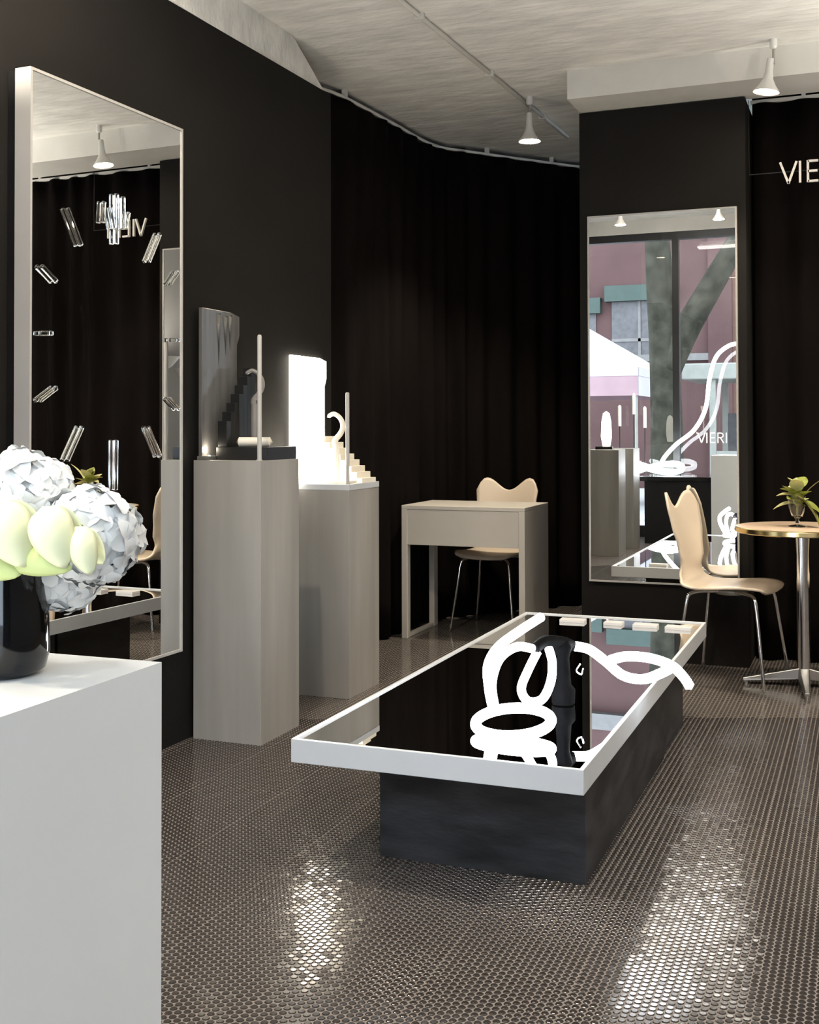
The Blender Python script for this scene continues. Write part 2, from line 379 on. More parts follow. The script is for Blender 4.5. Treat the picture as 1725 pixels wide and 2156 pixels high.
t = empty('added_sconce', (wl(2.35), 2.35, 2.0)); tag(t, 'added black half-round uplighter sconce on the left wall near the tall mirror', 'lamp')  # sconce added out of view to lift the left ceiling
MB().box(0, .02, -.06, .06, -.08, .02).build('backplate', 'black_satin', t, bevel=.003)
MB().lathe([(.02, -.08), (.05, -.05), (.058, .02), (.055, .02), (.046, -.045), (.015, -.07)], (.075, 0, 0), 24, caps=False).build('cup', 'black_satin', t, smooth=50)
ld = bpy.data.lights.new('added_uplight', 'SPOT'); ld.energy = 65; ld.color = (1, .92, .80); ld.spot_size = R(150); ld.spot_blend = .6; ld.shadow_soft_size = .04
lo = bpy.data.objects.new('added_uplight', ld); COL.objects.link(lo); lo.parent = t; lo.location = (.075, 0, .03); lo.rotation_euler = (PI, 0, 0)
added_torchiere('added uplighter floor lamp by the right wall near the shop window', 2.1, 1.8, 60)

# ================================================================== LARGE OBJECTS
# ---- low table
def low_table():
    t = empty('low_table', (-.646, 2.748, 0), R(.1)); tag(t, 'long low display table with white frame, mirror top and charcoal plinth', 'table')
    w_, l_, zt, th, rim = .785, 2.262, .3665, .0616, .012
    MB().box(-w_, 0, 0, rim, zt - th, zt).build('frame_board', 'white_lacquer', t, bevel=.0015)
    MB().box(-w_, 0, l_ - rim, l_, zt - th, zt).build('frame_board', 'white_lacquer', t, bevel=.0015)
    MB().box(-w_, -w_ + rim, rim, l_ - rim, zt - th, zt).build('frame_board', 'white_lacquer', t, bevel=.0015)
    MB().box(-rim, 0, rim, l_ - rim, zt - th, zt).build('frame_board', 'white_lacquer', t, bevel=.0015)
    MB().box(-w_ + rim, -rim, rim, l_ - rim, zt - .03, zt - .005).build('mirror_top', 'black_mirror', t)
    MB().box(-w_ + .156, -.049, .232, 1.466, 0, zt - th).build('plinth', 'charcoal_board', t, bevel=.002)
    MB().box(-w_ + .156, -.06, 1.485, 2.0, 0, zt - th).build('plinth', 'charcoal_board', t, bevel=.002)
    return t
low_table()

# ---- pedestals
def pedestal(label, x, y, w_, d_, h, slab=0., rot=0.):
    t = empty('display_pedestal', (x, y, 0), rot); tag(t, label, 'pedestal', 'tall square display pedestals')
    MB().box(-w_, 0, 0, d_, 0, h).build('body', 'pale_laminate', t, bevel=.0015)
    if slab: MB().box(-w_ - .001, .001, -.001, d_ + .001, h, h + slab).build('top_slab', 'white_lacquer', t, bevel=.002)
    return t
P1 = (-2.127, 3.84); P2 = (-2.129, 4.636)
pedestal('taller grey pedestal next to the big mirror, carrying dark displays', P1[0], P1[1], .293, .314, 1.065, rot=R(.1))
pedestal('shorter grey pedestal with white top slab and brightly lit display', P2[0], P2[1], .290, .334, .9125, .027)
pedestal('grey pedestal by the shop window, nearer of two seen in pier mirror', -2.16, .88, .30, .32, .98)
pedestal('grey pedestal by the shop window, farther of two seen in pier mirror', -2.16, .16, .30, .32, .98)

# ---- white cabinet in the left foreground
cc = atz(340.5, 1394, .93)
cab = empty('white_cabinet', (cc.x, cc.y, 0), R(.85)); tag(cab, 'glossy white square plinth in the left foreground under the black vase', 'plinth')
MB().box(-.62, 0, -.58, 0, 0, .905).build('body', 'cabinet_white', cab)
MB().box(-.62, 0, -.58, 0, .905, .93).build('top', 'cabinet_white', cab)

# ---- tall mirror on the left wall
def tall_mirror():
    y_a, y_b, z_a, z_b = 2.8435, 3.6602, .3708, 2.2932
    t = empty('tall_mirror', (-2.4927, 0, 0), WALL_A); tag(t, 'tall white-edged wall mirror with a ring of clear bars on it', 'mirror')
    xf = .0603; xb = .0; r = .009
    MB().box(xb, xf, y_a, y_a + r, z_a, z_b).build('frame_board', 'frame_white', t)
    MB().box(xb, xf, y_b - r, y_b, z_a, z_b).build('frame_board', 'frame_white', t)
    MB().box(xb, xf, y_a + r, y_b - r, z_b - r, z_b).build('frame_board', 'frame_white', t)
    MB().box(xb, xf, y_a + r, y_b - r, z_a, z_a + r).build('frame_board', 'frame_white', t)
    MB().box(xf - .012, xf - .004, y_a + r, y_b - r, z_a + r, z_b - r).build('mirror_glass', 'mirror_glass', t)
    MB().box(-.031, xb, y_a + .004, y_b - .004, z_a + .004, z_b - .004).build('backing_board', 'black_satin', t)
    ca, sa = math.cos(-WALL_A), math.sin(-WALL_A)
    def onm(u, v):           # point of the glass seen at that place of the photograph, in the mirror's own frame
        d = ray(u, v); n = Vector((math.cos(WALL_A), math.sin(WALL_A), 0)); p0 = Vector((-2.4927, 0, 0)) + n * xf
        p = Vector((0, 0, EYE)); p = p + d * ((p0 - p).dot(n) / d.dot(n)); q = p - Vector((-2.4927, 0, 0))
        return (sa * q.x + ca * q.y, q.z)
    bars = [((138, 438), (168, 518)), ((84, 560), (116, 594)), ((80, 702), (107, 702)), ((80, 844), (116, 816)), ((138, 970), (170, 898)), ((241, 926), (240, 1032)),
            ((308, 898), (334, 962)), ((310, 552), (334, 492)), ((354, 600), (372, 572)), ((352, 716), (374, 716)), ((352, 838), (374, 862)),
            ((242, 408), (242, 515)), ((256, 414), (256, 482)), ((229, 436), (236, 482)), ((216, 424), (214, 470)), ((268, 447), (262, 482))]
    for a, b in bars:
        pa, pb = onm(*a), onm(*b); dy, dz = pb[0] - pa[0], pb[1] - pa[1]; L_ = math.hypot(dy, dz)
        o = MB().box(-L_ / 2, L_ / 2, -.0075, .0075, -.006, .006).build('glass_bar', 'acrylic', t, bevel=.003)
        ang = math.atan2(dz, dy)
        o.matrix_local = Matrix.Translation((xf + .006, (pa[0] + pb[0]) / 2, (pa[1] + pb[1]) / 2)) @ Matrix(((0, 0, 1, 0), (math.cos(ang), -math.sin(ang), 0, 0), (math.sin(ang), math.cos(ang), 0, 0), (0, 0, 0, 1)))
tall_mirror()

# ---- mirror on the pier
def pier_mirror():
    t = empty('pier_mirror', (0, 5.95, 0)); tag(t, 'narrow white-edged wall mirror on the black pier reflecting the street', 'mirror')
    x0, x1, z0, z1, r, d = -1.357, -.606, .394, 2.282, .008, .028
    MB().box(x0, x0 + r, -d, 0, z0, z1).build('frame_board', 'frame_white', t)
    MB().box(x1 - r, x1, -d, 0, z0, z1).build('frame_board', 'frame_white', t)
    MB().box(x0 + r, x1 - r, -d, 0, z1 - r, z1).build('frame_board', 'frame_white', t)
    MB().box(x0 + r, x1 - r, -d, 0, z0, z0 + r).build('frame_board', 'frame_white', t)
    MB().box(x0 + r, x1 - r, -d + .004, -d + .01, z0 + r, z1 - r).build('mirror_glass', 'mirror_glass', t)
pier_mirror()

# ---- writing desk
def desk():
    t = empty('writing_desk', (-1.752, 6.10, 0), R(.1)); tag(t, 'pale beige writing desk with deep apron in front of the curtain', 'desk')
    w_, d_, h = .722, .50, .75
    MB().box(-w_, 0, 0, d_, h - .022, h).build('desktop', 'desk_laminate', t, bevel=.002)
    MB().box(-w_ + .034, -.034, .006, .024, h - .222, h - .022).build('drawer_front', 'desk_laminate', t, bevel=.001)
    MB().box(-.034, 0, 0, d_, 0, h - .022).build('side_panel', 'desk_laminate', t, bevel=.002)
    MB().box(-w_, -w_ + .034, 0, .05, 0, h - .022).build('leg', 'desk_laminate', t, bevel=.002)
    MB().box(-w_, -w_ + .034, d_ - .06, d_, 0, h - .022).build('leg', 'desk_laminate', t, bevel=.002)
    MB().box(-w_ + .004, -w_ + .030, .05, d_ - .06, .0, .02).build('foot_rail', 'desk_laminate', t, bevel=.002)
    MB().box(-w_ + .034, -.034, .024, d_ - .03, h - .13, h - .022).build('drawer_box', 'desk_laminate', t)
desk()

# ---- curtains and tracks
def curtain(name, label, path, z0, z1, wave=.11, amp=.032, seed=1, grp='black velvet curtains'):
    P = [Vector((*p, 0)) for p in path]; dense = crom(P, 40)
    cum = [0]
    for a, b in zip(dense, dense[1:]): cum.append(cum[-1] + (b - a).length)
    Lt = cum[-1]; n = int(Lt / .011); pts = []; j = 0
    rs = random.Random(seed); ph = [rs.uniform(0, 6.28) for _ in range(6)]
    for i in range(n + 1):
        s = Lt * i / n
        while j < len(cum) - 2 and cum[j + 1] < s: j += 1
        t = (s - cum[j]) / max(1e-6, cum[j + 1] - cum[j]); p = dense[j].lerp(dense[j + 1], t); d = (dense[j + 1] - dense[j]).normalized(); pts.append((p, Vector((-d.y, d.x, 0)), s))
    rows = 14; vs = []; fs = []
    for r in range(rows + 1):
        q = r / rows; z = z0 + (z1 - z0) * q; lo = 1 - q
        for (p, nn, s) in pts:
            ws = s + .06 * math.sin(s * 2.7 + ph[0]) + .03 * math.sin(s * 7.3 + ph[5]) + .012 * lo * math.sin(s * 9 + ph[4])
            a = amp * (.55 + .45 * lo) * (math.sin(2 * PI * ws / wave + ph[1]) + .35 * math.sin(2 * PI * ws / (wave * 1.73) + ph[2])) * (.75 + .25 * math.sin(s * 2.3 + ph[3]))
            v = p + nn * a; vs.append((v.x, v.y, z))
    m = len(pts)
    for r in range(rows):
        for i in range(m - 1): fs.append((r * m + i, r * m + i + 1, (r + 1) * m + i + 1, (r + 1) * m + i))
    o = MB().add(vs, fs).build(name, 'velvet', smooth=180); sd = o.modifiers.new('cloth', 'SOLIDIFY'); sd.thickness = .004
    tag(o, label, 'curtain', grp); return o
ZT = 2.93
pathA = [(-2.68, 5.22), (-2.585, 5.52), (-2.54, 6.15), (-2.50, 6.72), (-2.33, 6.99), (-1.80, 7.66), (-1.50, 8.05), (-1.44, 8.25)]
curtain('curtain', 'long black velvet curtain hung round the alcove behind the desk', pathA, .012, ZT, .19, .036, 3)
curtain('curtain', 'black velvet curtain hung behind the white sign letters', [(-.55, 6.20), (0.2, 6.19), (1.2, 6.2), (2.5, 6.2)], .012, 2.855, .21, .036, 5)
trk = crom([(x, y, ZT + .012) for x, y in pathA], 10)
o = MB().tube(trk, .009, 8).build('curtain_track', 'white_paint', smooth=60); tag(o, 'thin white curtain track bending round the alcove', 'curtain track', 'curtain tracks')
for (x, y) in ((-2.575, 5.56), (-2.27, 7.07), (-1.95, 7.47)):
    MB().box(x - .012, x + .012, y - .012, y + .012, ZT + .012, ZC).build('hanger', 'white_paint', o)
o = MB().box(-.56, 2.6, 6.19, 6.21, 2.855, 2.872).build('curtain_track', 'white_paint'); tag(o, 'straight white curtain track above the sign', 'curtain track', 'curtain tracks')
for x in (-.3, .6, 1.5, 2.4): MB().box(x - .01, x + .01, 6.192, 6.208, 2.872, ZC).build('hanger', 'white_paint', o)

# ---- conduit on the ceiling
cd = empty('ceiling_conduit', (0, 0, 0)); tag(cd, 'white painted conduit pipe running along the ceiling to the spot lamp', 'conduit')
ca_, cb_ = atz(832, -8, ZC - .012), atz(1195, 288, ZC - .012)
MB().tube([ca_ + (ca_ - cb_) * .3, ca_, cb_], .011, 10).build('pipe', 'white_paint', cd, smooth=60)
for t in (.1, .45, .8):
    p = ca_.lerp(cb_, t); MB().box(p.x - .022, p.x + .022, p.y - .008, p.y + .008, ZC - .028, ZC).build('clip', 'white_paint', cd)

# ---- chairs
def chair(label, x, y, rot, group='beige shell chairs'):
    t = empty('shell_chair', (x, y, 0), rot); tag(t, label, 'chair', group)
    prof = crom([(.205, .425, 0), (.185, .446, 0), (.10, .452, 0), (-.02, .442, 0), (-.12, .438, 0), (-.175, .452, 0), (-.212, .50, 0), (-.226, .57, 0), (-.240, .66, 0), (-.256, .74, 0), (-.270, .805, 0)], 4)
    wk = [(.0, .13), (.05, .165), (.18, .195), (.35, .205), (.47, .19), (.56, .150), (.64, .128), (.75, .150), (.87, .188), (1., .197)]
    def hw(s):
        for (a, b), (c, d) in zip(wk, wk[1:]):
            if s <= c: 
                k = (s - a) / (c - a); k = k * k * (3 - 2 * k); return b + (d - b) * k
        return wk[-1][1]
    n = len(prof); m = 20; vs = []; fs = []
    def ear(t_):
        t_ = abs(t_)
        return .075 * (1 - math.cos(PI * t_ / .72)) / 2 if t_ < .72 else .075 * math.cos((t_ - .72) / .28 * PI / 2) ** .8
    for i, p in enumerate(prof):
        s = i / (n - 1); back = max(0, min(1, (s - .5) / .2)); top = max(0, (s - .72) / .28) ** 1.2
        for j in range(m + 1):
            q = -1 + 2 * j / m
            vs.append((p.x + .045 * q * q * back - .012 * top * ear(q) / .07, q * hw(s), p.y + .012 * q * q * (1 - back) + top * ear(q)))
    for i in range(n - 1):
        for j in range(m): fs.append((i * (m + 1) + j, i * (m + 1) + j + 1, (i + 1) * (m + 1) + j + 1, (i + 1) * (m + 1) + j))
    o = MB().add(vs, fs).build('seat_shell', 'beige_shell', t, smooth=180); sd = o.modifiers.new('ply', 'SOLIDIFY'); sd.thickness = .011; sd.offset = -1
    for sx in (1, -1):
        for sy in (1, -1):
            top_x = .03 * sx - .01
            MB().tube(crom([(top_x, .05 * sy, .418), (.10 * sx, .10 * sy, .420), (.145 * sx, .135 * sy, .412), (.160 * sx, .150 * sy, .385), (.175 * sx, .162 * sy, .28), (.21 * sx, .195 * sy, .008)], 5), .0085, 10).build('leg', 'chrome', t, smooth=60)
    MB().lathe([(.075, .405), (.08, .412), (.08, .424), (.07, .434)], n=20).build('seat_bracket', 'brushed_steel', t, smooth=40)
    return t
chair('beige shell chair with chrome legs facing the round table, before the pier mirror', -.615, 5.64, R(-12))
chair('beige shell chair tucked behind the writing desk', -2.085, 6.60, R(-93))
chair('beige shell chair on the far side of the round table, at the picture edge', .12, 5.80, R(188))

# ---- round table
def round_table():
    t = empty('round_table', (-.293, 5.62, 0)); tag(t, 'small round cafe table with beige top, brass edge and chrome column', 'table')
    MB().lathe([(.296, .703), (.302, .707), (.302, .726), (.298, .729), (.290, .7295)], n=64, caps=False).build('edge_band', 'brass', t, smooth=40)
    MB().lathe([(.29, .704), (.298, .728), (.29, .7305)], n=64).build('table_top', 'beige_top', t, smooth=40)
    MB().lathe([(.12, .692), (.12, .704)], n=24).build('top_plate', 'brushed_steel', t, smooth=40)
    MB().lathe([(.034, .06), (.030, .10), (.029, .60), (.034, .694)], n=28).build('column', 'chrome', t, smooth=40)
    for a in (-84, 6, 96, 186):
        a = R(a); o = MB().add([(.015, -.028, .035), (.015, .028, .035), (.27, .014, .012), (.27, -.014, .012), (.015, -.024, .088), (.015, .024, .088), (.27, .010, .028), (.27, -.010, .028)],
                               [(0, 1, 2, 3), (4, 7, 6, 5), (0, 4, 5, 1), (1, 5, 6, 2), (2, 6, 7, 3), (3, 7, 4, 0)]).build('base_foot', 'brushed_steel', t, bevel=.004, rotz=a)
        g = MB().lathe([(.011, 0), (.011, .014)], (.255, 0, 0), 12).build('glide', 'chrome', o, smooth=40)
round_table()

# ================================================================== SMALLER THINGS
# ---- goblet with a sprig
def leaf_mesh(L_, W_, curl=.25, n=7):
    vs = []; fs = []
    for i in range(n + 1):
        s = i / n; wd = W_ * math.sin(PI * min(1, s * .94 + .04)) ** .8; z = -curl * L_ * s * s
        for q in (-1, 0, 1): vs.append((s * L_, q * wd / 2, z + abs(q) * wd * .18))
    for i in range(n):
        for j in range(2): fs.append((i * 3 + j, i * 3 + j + 1, i * 3 + j + 4, i * 3 + j + 3))
    return MB().add(vs, fs)
def goblet():
    p = (-.315, 5.60, .7306)
    t = empty('goblet', p); tag(t, 'small stemmed glass goblet on the round table', 'glass')
    MB().lathe([(.001, .0), (.034, .0), (.034, .003), (.008, .008), (.006, .030), (.012, .036)], n=28, caps=False).build('foot', 'clear_glass', t, smooth=50)
    MB().lathe([(.001, .036), (.020, .040), (.032, .075), (.036, .12), (.034, .12), (.030, .076), (.018, .044), (.001, .040)], n=32, caps=False).build('bowl', 'clear_glass', t, smooth=50)
    s = empty('plant_sprig', (p[0], p[1], p[2] + .045)); tag(s, 'leafy green sprig standing in the stemmed goblet', 'plant')
    s.scale = (1.3, 1.3, 1.3); t.scale = (1.2, 1.2, 1.15)
    specs = [(195, 20, .062, .040, 'leaf_pale'), (180, 2, .075, .036, 'leaf_pale'), (5, -10, .085, .055, 'leaf'), (345, -35, .12, .06, 'leaf'), (60, 55, .07, .045, 'leaf'), (120, 55, .07, .04, 'leaf_pale'), (250, 35, .06, .05, 'leaf'), (300, 25, .065, .05, 'leaf_pale'), (15, 60, .15, .016, 'leaf_pale'), (150, 40, .06, .05, 'leaf'), (270, 65, .065, .05, 'leaf_pale'), (220, 60, .07, .045, 'leaf'), (330, 50, .06, .045, 'leaf'), (280, 80, .05, .05, 'leaf'), (200, 75, .045, .045, 'leaf_pale'), (260, 50, .045, .05, 'leaf'), (100, 78, .05, .05, 'leaf')]
    for i, (az, el, L_, W_, m) in enumerate(specs):
        az, el = R(az), R(el); h = .035 + .065 * random.random()
        o = leaf_mesh(L_, W_, .35).build('leaf', m, s, smooth=180); o.location = (.006 * math.cos(az), .006 * math.sin(az), h); o.rotation_euler = (random.uniform(-.4, .4), -el, az)
    for az in (0, 2, 4): MB().tube([(0, 0, -.002), (.004 * math.cos(az), .004 * math.sin(az), .05), (.010 * math.cos(az), .010 * math.sin(az), .10)], .0018, 6).build('stem', 'stem_green', s, smooth=60)
goblet()

# ---- sign letters
def strokes(ch, h):
    k = h
    if ch == 'V': return [[(0, 1), (.36, 0)], [(.36, 0), (.72, 1)]], .82
    if ch == 'I': return [[(.05, 0), (.05, 1)]], .34
    if ch == 'E': return [[(.05, 0), (.05, 1)], [(.05, .96), (.50, .96)], [(.05, .5), (.46, .5)], [(.05, .04), (.50, .04)]], .70
    if ch == 'R':
        arc = [(.30 + .25 * math.cos(a), .74 + .22 * math.sin(a)) for a in [R(90 - 18 * i) for i in range(11)]]
        return [[(.05, 0), (.05, 1)], [(.05, .96)] + arc + [(.05, .52)], [(.28, .52), (.58, 0)]], .80
def letters(word, parent, origin, h, wd, dep, m, sgn=1):
    x = 0
    for ch in word:
        st, adv = strokes(ch, h); mb = MB()
        for line in st:
            for (a, b) in zip(line, line[1:]):
                A = Vector((a[0] * h, 0, a[1] * h)); B = Vector((b[0] * h, 0, b[1] * h)); d = (B - A); ln = d.length; d.normalize(); nn = Vector((-d.z, 0, d.x)) * wd / 2
                y_ = Vector((0, dep, 0)); q = [A + nn, A - nn, B - nn, B + nn]
                mb.add([v for v in q] + [v + y_ for v in q], [(0, 1, 2, 3), (7, 6, 5, 4), (0, 4, 5, 1), (1, 5, 6, 2), (2, 6, 7, 3), (3, 7, 4, 0)])
        mb.build('letter', m, parent, loc=(origin[0] + x, origin[1], origin[2])); x += adv * h
sg = empty('shop_sign', (-.405, 6.02, 2.395)); tag(sg, 'row of white raised letters hung before the dark curtain', 'sign')
letters('VIERI', sg, (0, 0, 0), .108, .011, .014, 'sign_white')
MB().tube([(-.15, .022, .062), (.42, .022, .062)], .003, 8).build('hanging_rod', 'black_satin', sg)
MB().tube([(-.15, .022, .062), (-.15, .022, .44)], .0015, 6).build('wire', 'black_satin', sg); MB().tube([(.42, .022, .062), (.42, .022, .44)], .0015, 6).build('wire', 'black_satin', sg)
wlz = empty('window_lettering', (-1.72, -.842, 1.02)); tag(wlz, 'pale lettering fixed to the shop window pane', 'sign')
letters('VIERI', wlz, (0, 0, 0), .11, .012, .003, 'sign_white')

# ---- displays on the pedestals
def slab_panel(name, label, x, y0, y1, z0, z1, m, notch=True):
    # thin upright backdrop with a stepped right edge and soft vertical creases
    poly = [(y0, z0), (y1 - .02, z0), (y1 - .02, z1 - .13), (y1 - .008, z1 - .11), (y1, z1 - .09), (y1, z1 - .012), (y1 - .07, z1), (y0, z1)]
    t = empty(name, (x, y0, z0)); tag(t, label, 'display')
    MB().prism([(a - y0, b - z0) for a, b in poly], 'x', 0, .016).build('panel', m, t, bevel=.002)
    for k, (f, top, low) in enumerate(((.42, .98, .62), (.60, .97, .70), (.72, .98, .74))):
        yy = (y1 - y0) * f; H = z1 - z0
        MB().add([(.016, yy - .016, H * top), (.016, yy + .02, H * top), (.016, yy + .004, H * low), (.028, yy, H * (top - .02))], [(0, 1, 3), (1, 2, 3), (2, 0, 3), (0, 2, 1)]).build('fold', m, t, smooth=180)
    MB().box(.0, .05, -.012, y1 - y0 - .02, 0, .016).build('ledge', m, t, bevel=.002)
    return t
zt2 = .9125 + .027; zt1 = 1.065
def led(label, p, power, s=1.):
    t = empty('added_puck', p); tag(t, label, 'light')
    MB().lathe([(.016 * s, 0), (.016 * s, .012), (.013 * s, .014)], n=16).build('housing', 'lamp_white', t, smooth=40)
    MB().lathe([(.012 * s, .0141), (.010 * s, .018)], n=16).build('lens', 'bulb', t, smooth=40)
    ld = bpy.data.lights.new('added_puck_glow', 'POINT'); ld.energy = power; ld.color = (1, .90, .72); ld.shadow_soft_size = .012
    lo = bpy.data.objects.new('added_puck_glow', ld); COL.objects.link(lo); lo.parent = t; lo.location = (0, 0, .04)
slab_panel('emissive_display', 'white upright panel with its lighting put in as glow, at the back of the shorter pedestal', -2.412, 4.612, 4.965, zt2, 1.515, 'emissive_display')
t = empty('added_globe', (-2.315, 4.715, zt2 + .012)); tag(t, 'small bright globe added for the floor streak, before the white panel', 'light')  # globe added so the glossy tiles catch a streak
MB().lathe([(.022, 0), (.022, .006), (.012, .010)], n=18).build('base', 'lamp_white', t, smooth=40)
MB().lathe([(.040 * math.sin(a), .048 - .040 * math.cos(a)) for a in [.2 + (PI - .21) * i / 9 for i in range(10)]], n=18).build('globe', 'added_globe_glow', t, smooth=60)
slab_panel('dark_panel', 'unlit dark grey glossy upright panel on the taller pedestal', -2.412, 3.862, 4.148, zt1, 1.655, 'grey_gloss')
led('tiny added puck light at the foot of the dark grey panel', (-2.378, 3.885, zt1), .22, .35)  # puck added to put a small glow on the dark panel
def stairs(name, label, m, x0, x1, y0, y1, z0, n, rise, first, along='x', up=1):
    t = empty(name, (x0, y0, z0)); tag(t, label, 'display')
    for k in range(n):
        h = first + rise * (n - 1 - k if up < 0 else k)
        if along == 'x':
            a = (x1 - x0) * k / n; b = (x1 - x0) * (k + 1) / n; MB().box(a, b, 0, y1 - y0, 0, h).build('step', m, t, bevel=.001)
        else:
            a = (y1 - y0) * k / n; b = (y1 - y0) * (k + 1) / n; MB().box(0, x1 - x0, a, b, 0, h).build('step', m, t, bevel=.001)
    return t
stairs('stepped_display', 'cream stepped jewellery riser descending to the right on the shorter pedestal', 'cream_display', -2.358, -2.138, 4.80, 4.955, zt2, 8, .027, .020, 'x', -1)
o = MB().box(-2.345, -2.16, 4.665, 4.79, zt2, zt2 + .012).build('display_tray', 'cream_display', bevel=.002); tag(o, 'low cream tray lying in front of the stepped riser', 'tray')
zpl = zt1 + .05
o = MB().box(-2.360, -2.135, 3.905, 4.148, zt1, zpl).build('black_plinth', 'black_satin', bevel=.002); tag(o, 'low black plinth on top of the taller pedestal', 'plinth')
stairs('stepped_display', 'black stepped riser in front of the dark grey panel', 'black_satin', -2.358, -2.318, 3.915, 4.14, zpl, 7, .036, .10, 'y', 1)
def hook(label, p, h, m, s=1.0):
    t = empty('ring_stand', p); tag(t, label, 'jewellery stand')
    MB().lathe([(.022, 0), (.022, .008), (.017, .012), (.016, h * .45), (.014, h * .55)], n=20).build('column', m, t, smooth=50)
    fx, fy = .93, -.37
    pts = [(0, 0, .5), (-.006, 0, .60), (.018, 0, .70), (.030, 0, .78), (.028, 0, .87), (.012, 0, .95), (-.012, 0, .99), (-.034, 0, .955)]
    MB().tube(crom([(a * fx, a * fx * .36, c * h) for a, b, c in pts], 5), .014 * s, 12, taper=lambda q: 1 - .35 * q).build('hook', m, t, smooth=60)
hook('white curled jewellery stand on the brightly lit shorter pedestal', (-2.235, 4.73, zt2), .315, 'plaster_display')
hook('grey curled jewellery stand on the black plinth of taller pedestal', (-2.275, 4.06, zpl), .305, 'grey_ornament', .8)
rl = empty('bracelet_roll', (-2.235, 3.985, zpl)); tag(rl, 'short white cylinder lying on the black plinth of the taller pedestal', 'jewellery roll')
MB().tube([(-.058, 0, .019), (0, 0, .019), (.058, 0, .019)], .0185, 24).build('roll', 'plaster_display', rl, smooth=50, rotz=R(15))
for s in (-1, 1): MB().tube([(.0585 * s, 0, .019), (.061 * s, 0, .019)], .0188, 24).build('end_cap', 'cream_display', rl, smooth=50, rotz=R(15))
def rod(label, x, y, z0, z1):
    t = empty('display_rod', (x, y, z0)); tag(t, label, 'rod', 'slim white rods on the pedestals')
    MB().lathe([(.0085, 0), (.0085, z1 - z0 - .006), (.006, z1 - z0 - .001), (.002, z1 - z0)], n=16).build('rod', 'frame_white', t, smooth=50)
    MB().lathe([(.012, 0), (.012, .004)], n=16).build('foot', 'frame_white', t, smooth=50)
rod('slim white upright rod at the front corner of the taller pedestal', P1[0] - .013, P1[1] + .014, zt1, 1.540)
rod('slim white upright rod at the front corner of the shorter pedestal', P2[0] - .013, P2[1] + .014, zt2, 1.345)

# ---- white cards on the far end of the low table
for k, (u, v, wd) in enumerate(((1207, 1309, .105), (1293, 1315, .075), (1360, 1320, .10), (1430, 1325, .105))):
    p = atz(u, v, .3615); o = MB().box(-wd / 2, wd / 2, -.03, .03, 0, .012).build('white_card', 'card_white', bevel=.001, loc=(p.x, p.y, .3615), rotz=R((2, -3, 1, -2)[k]))
    tag(o, ['white card box at the left end of the row on the low table', 'shortest white card box, second in the row on the low table', 'white card box, third from the left in the row on the low table', 'white card box nearest the far right corner of the low table'][k], 'card', 'white card boxes on the low table')

# ---- neon sculpture on the low table
def neon_table():
    zt = .3615
    c = atz(1081, 1528, zt + .02)
    t = empty('neon_sculpture', (c.x, c.y, zt)); tag(t, 'tangled white neon tube sculpture glowing on the mirror top table', 'neon light')
    def L3(p): return (p[0] - c.x, p[1] - c.y, p[2] - zt)
    r = .0165
    ring = [(.102 * math.cos(a), .098 * math.sin(a), .0160 + .015 * (1 + math.sin(a + .25))) for a in [2 * PI * i / 48 for i in range(48)]]
    MB().tube(ring, .0145, 14, closed=True).build('neon_tube', 'neon', t, smooth=60)
    yb = c.y + .05
    def up(pts): return crom([L3(aty(u, v, y)) for u, v, y in pts], 7)
    MB().tube(up([(1040, 1500, yb + .02), (1030, 1450, yb + .06), (1028, 1400, yb + .10), (1050, 1362, yb + .16), (1095, 1328, yb + .24), (1140, 1299, yb + .34)]), .0135, 14).build('neon_tube', 'neon', t, smooth=60)
    MB().tube(up([(1044, 1497, yb), (1036, 1440, yb + .02), (1052, 1388, yb + .06), (1088, 1362, yb + .12), (1122, 1366, yb + .17)]), .0125, 14).build('neon_tube', 'neon', t, smooth=60)
    MB().tube(up([(1132, 1372, yb + .19), (1112, 1412, yb + .16), (1098, 1450, yb + .12), (1112, 1476, yb + .09), (1142, 1472, yb + .09), (1160, 1435, yb + .13), (1163, 1395, yb + .17), (1156, 1366, yb + .20)]), .0125, 14).build('neon_tube', 'neon', t, smooth=60)
    ya = c.y + .42
    MB().tube(up([(1206, 1360, ya), (1240, 1367, ya), (1275, 1392, ya), (1312, 1422, ya), (1355, 1430, ya), (1395, 1416, ya), (1420, 1402, ya)]), .0145, 14).build('neon_tube', 'neon', t, smooth=60)
    MB().tube(up([(1285, 1390, ya + .02), (1320, 1382, ya + .02), (1370, 1386, ya + .02), (1415, 1402, ya + .02), (1440, 1426, ya + .02), (1453, 1446, ya + .02)]), .0145, 14).build('neon_tube', 'neon', t, smooth=60)
    MB().tube(up([(1092, 1560, c.y - .06), (1115, 1570, c.y - .085), (1136, 1582, c.y - .11)]), .0125, 14).build('neon_tube', 'neon', t, smooth=60)  # tail stands in for a reflection in the mirror top
    # black painted body that the tubes leave from
    b = L3(aty(1186, 1385, ya - .05))
    MB().lathe([(.030, -b[2] + .001), (.034, -b[2] + .004), (.036, -b[2] + .045), (.024, -b[2] + .06), (.018, .0), (.022, .015), (.028, .035), (.018, .052)], (b[0], b[1], b[2]), 24).build('transformer_body', 'black_rubber', t, smooth=50)
    MB().tube(up([(1126, 1366, yb + .18), (1150, 1350, yb + .24), (1186, 1352, ya - .05), (1206, 1360, ya)]), .0165, 14).build('black_sleeve', 'black_rubber', t, smooth=60)
    MB().tube(up([(1222, 1398, ya - .05), (1214, 1412, ya - .05), (1224, 1420, ya - .05), (1228, 1408, ya - .05)]), .003, 8).build('clip', 'chrome', t, smooth=60)
neon_table()

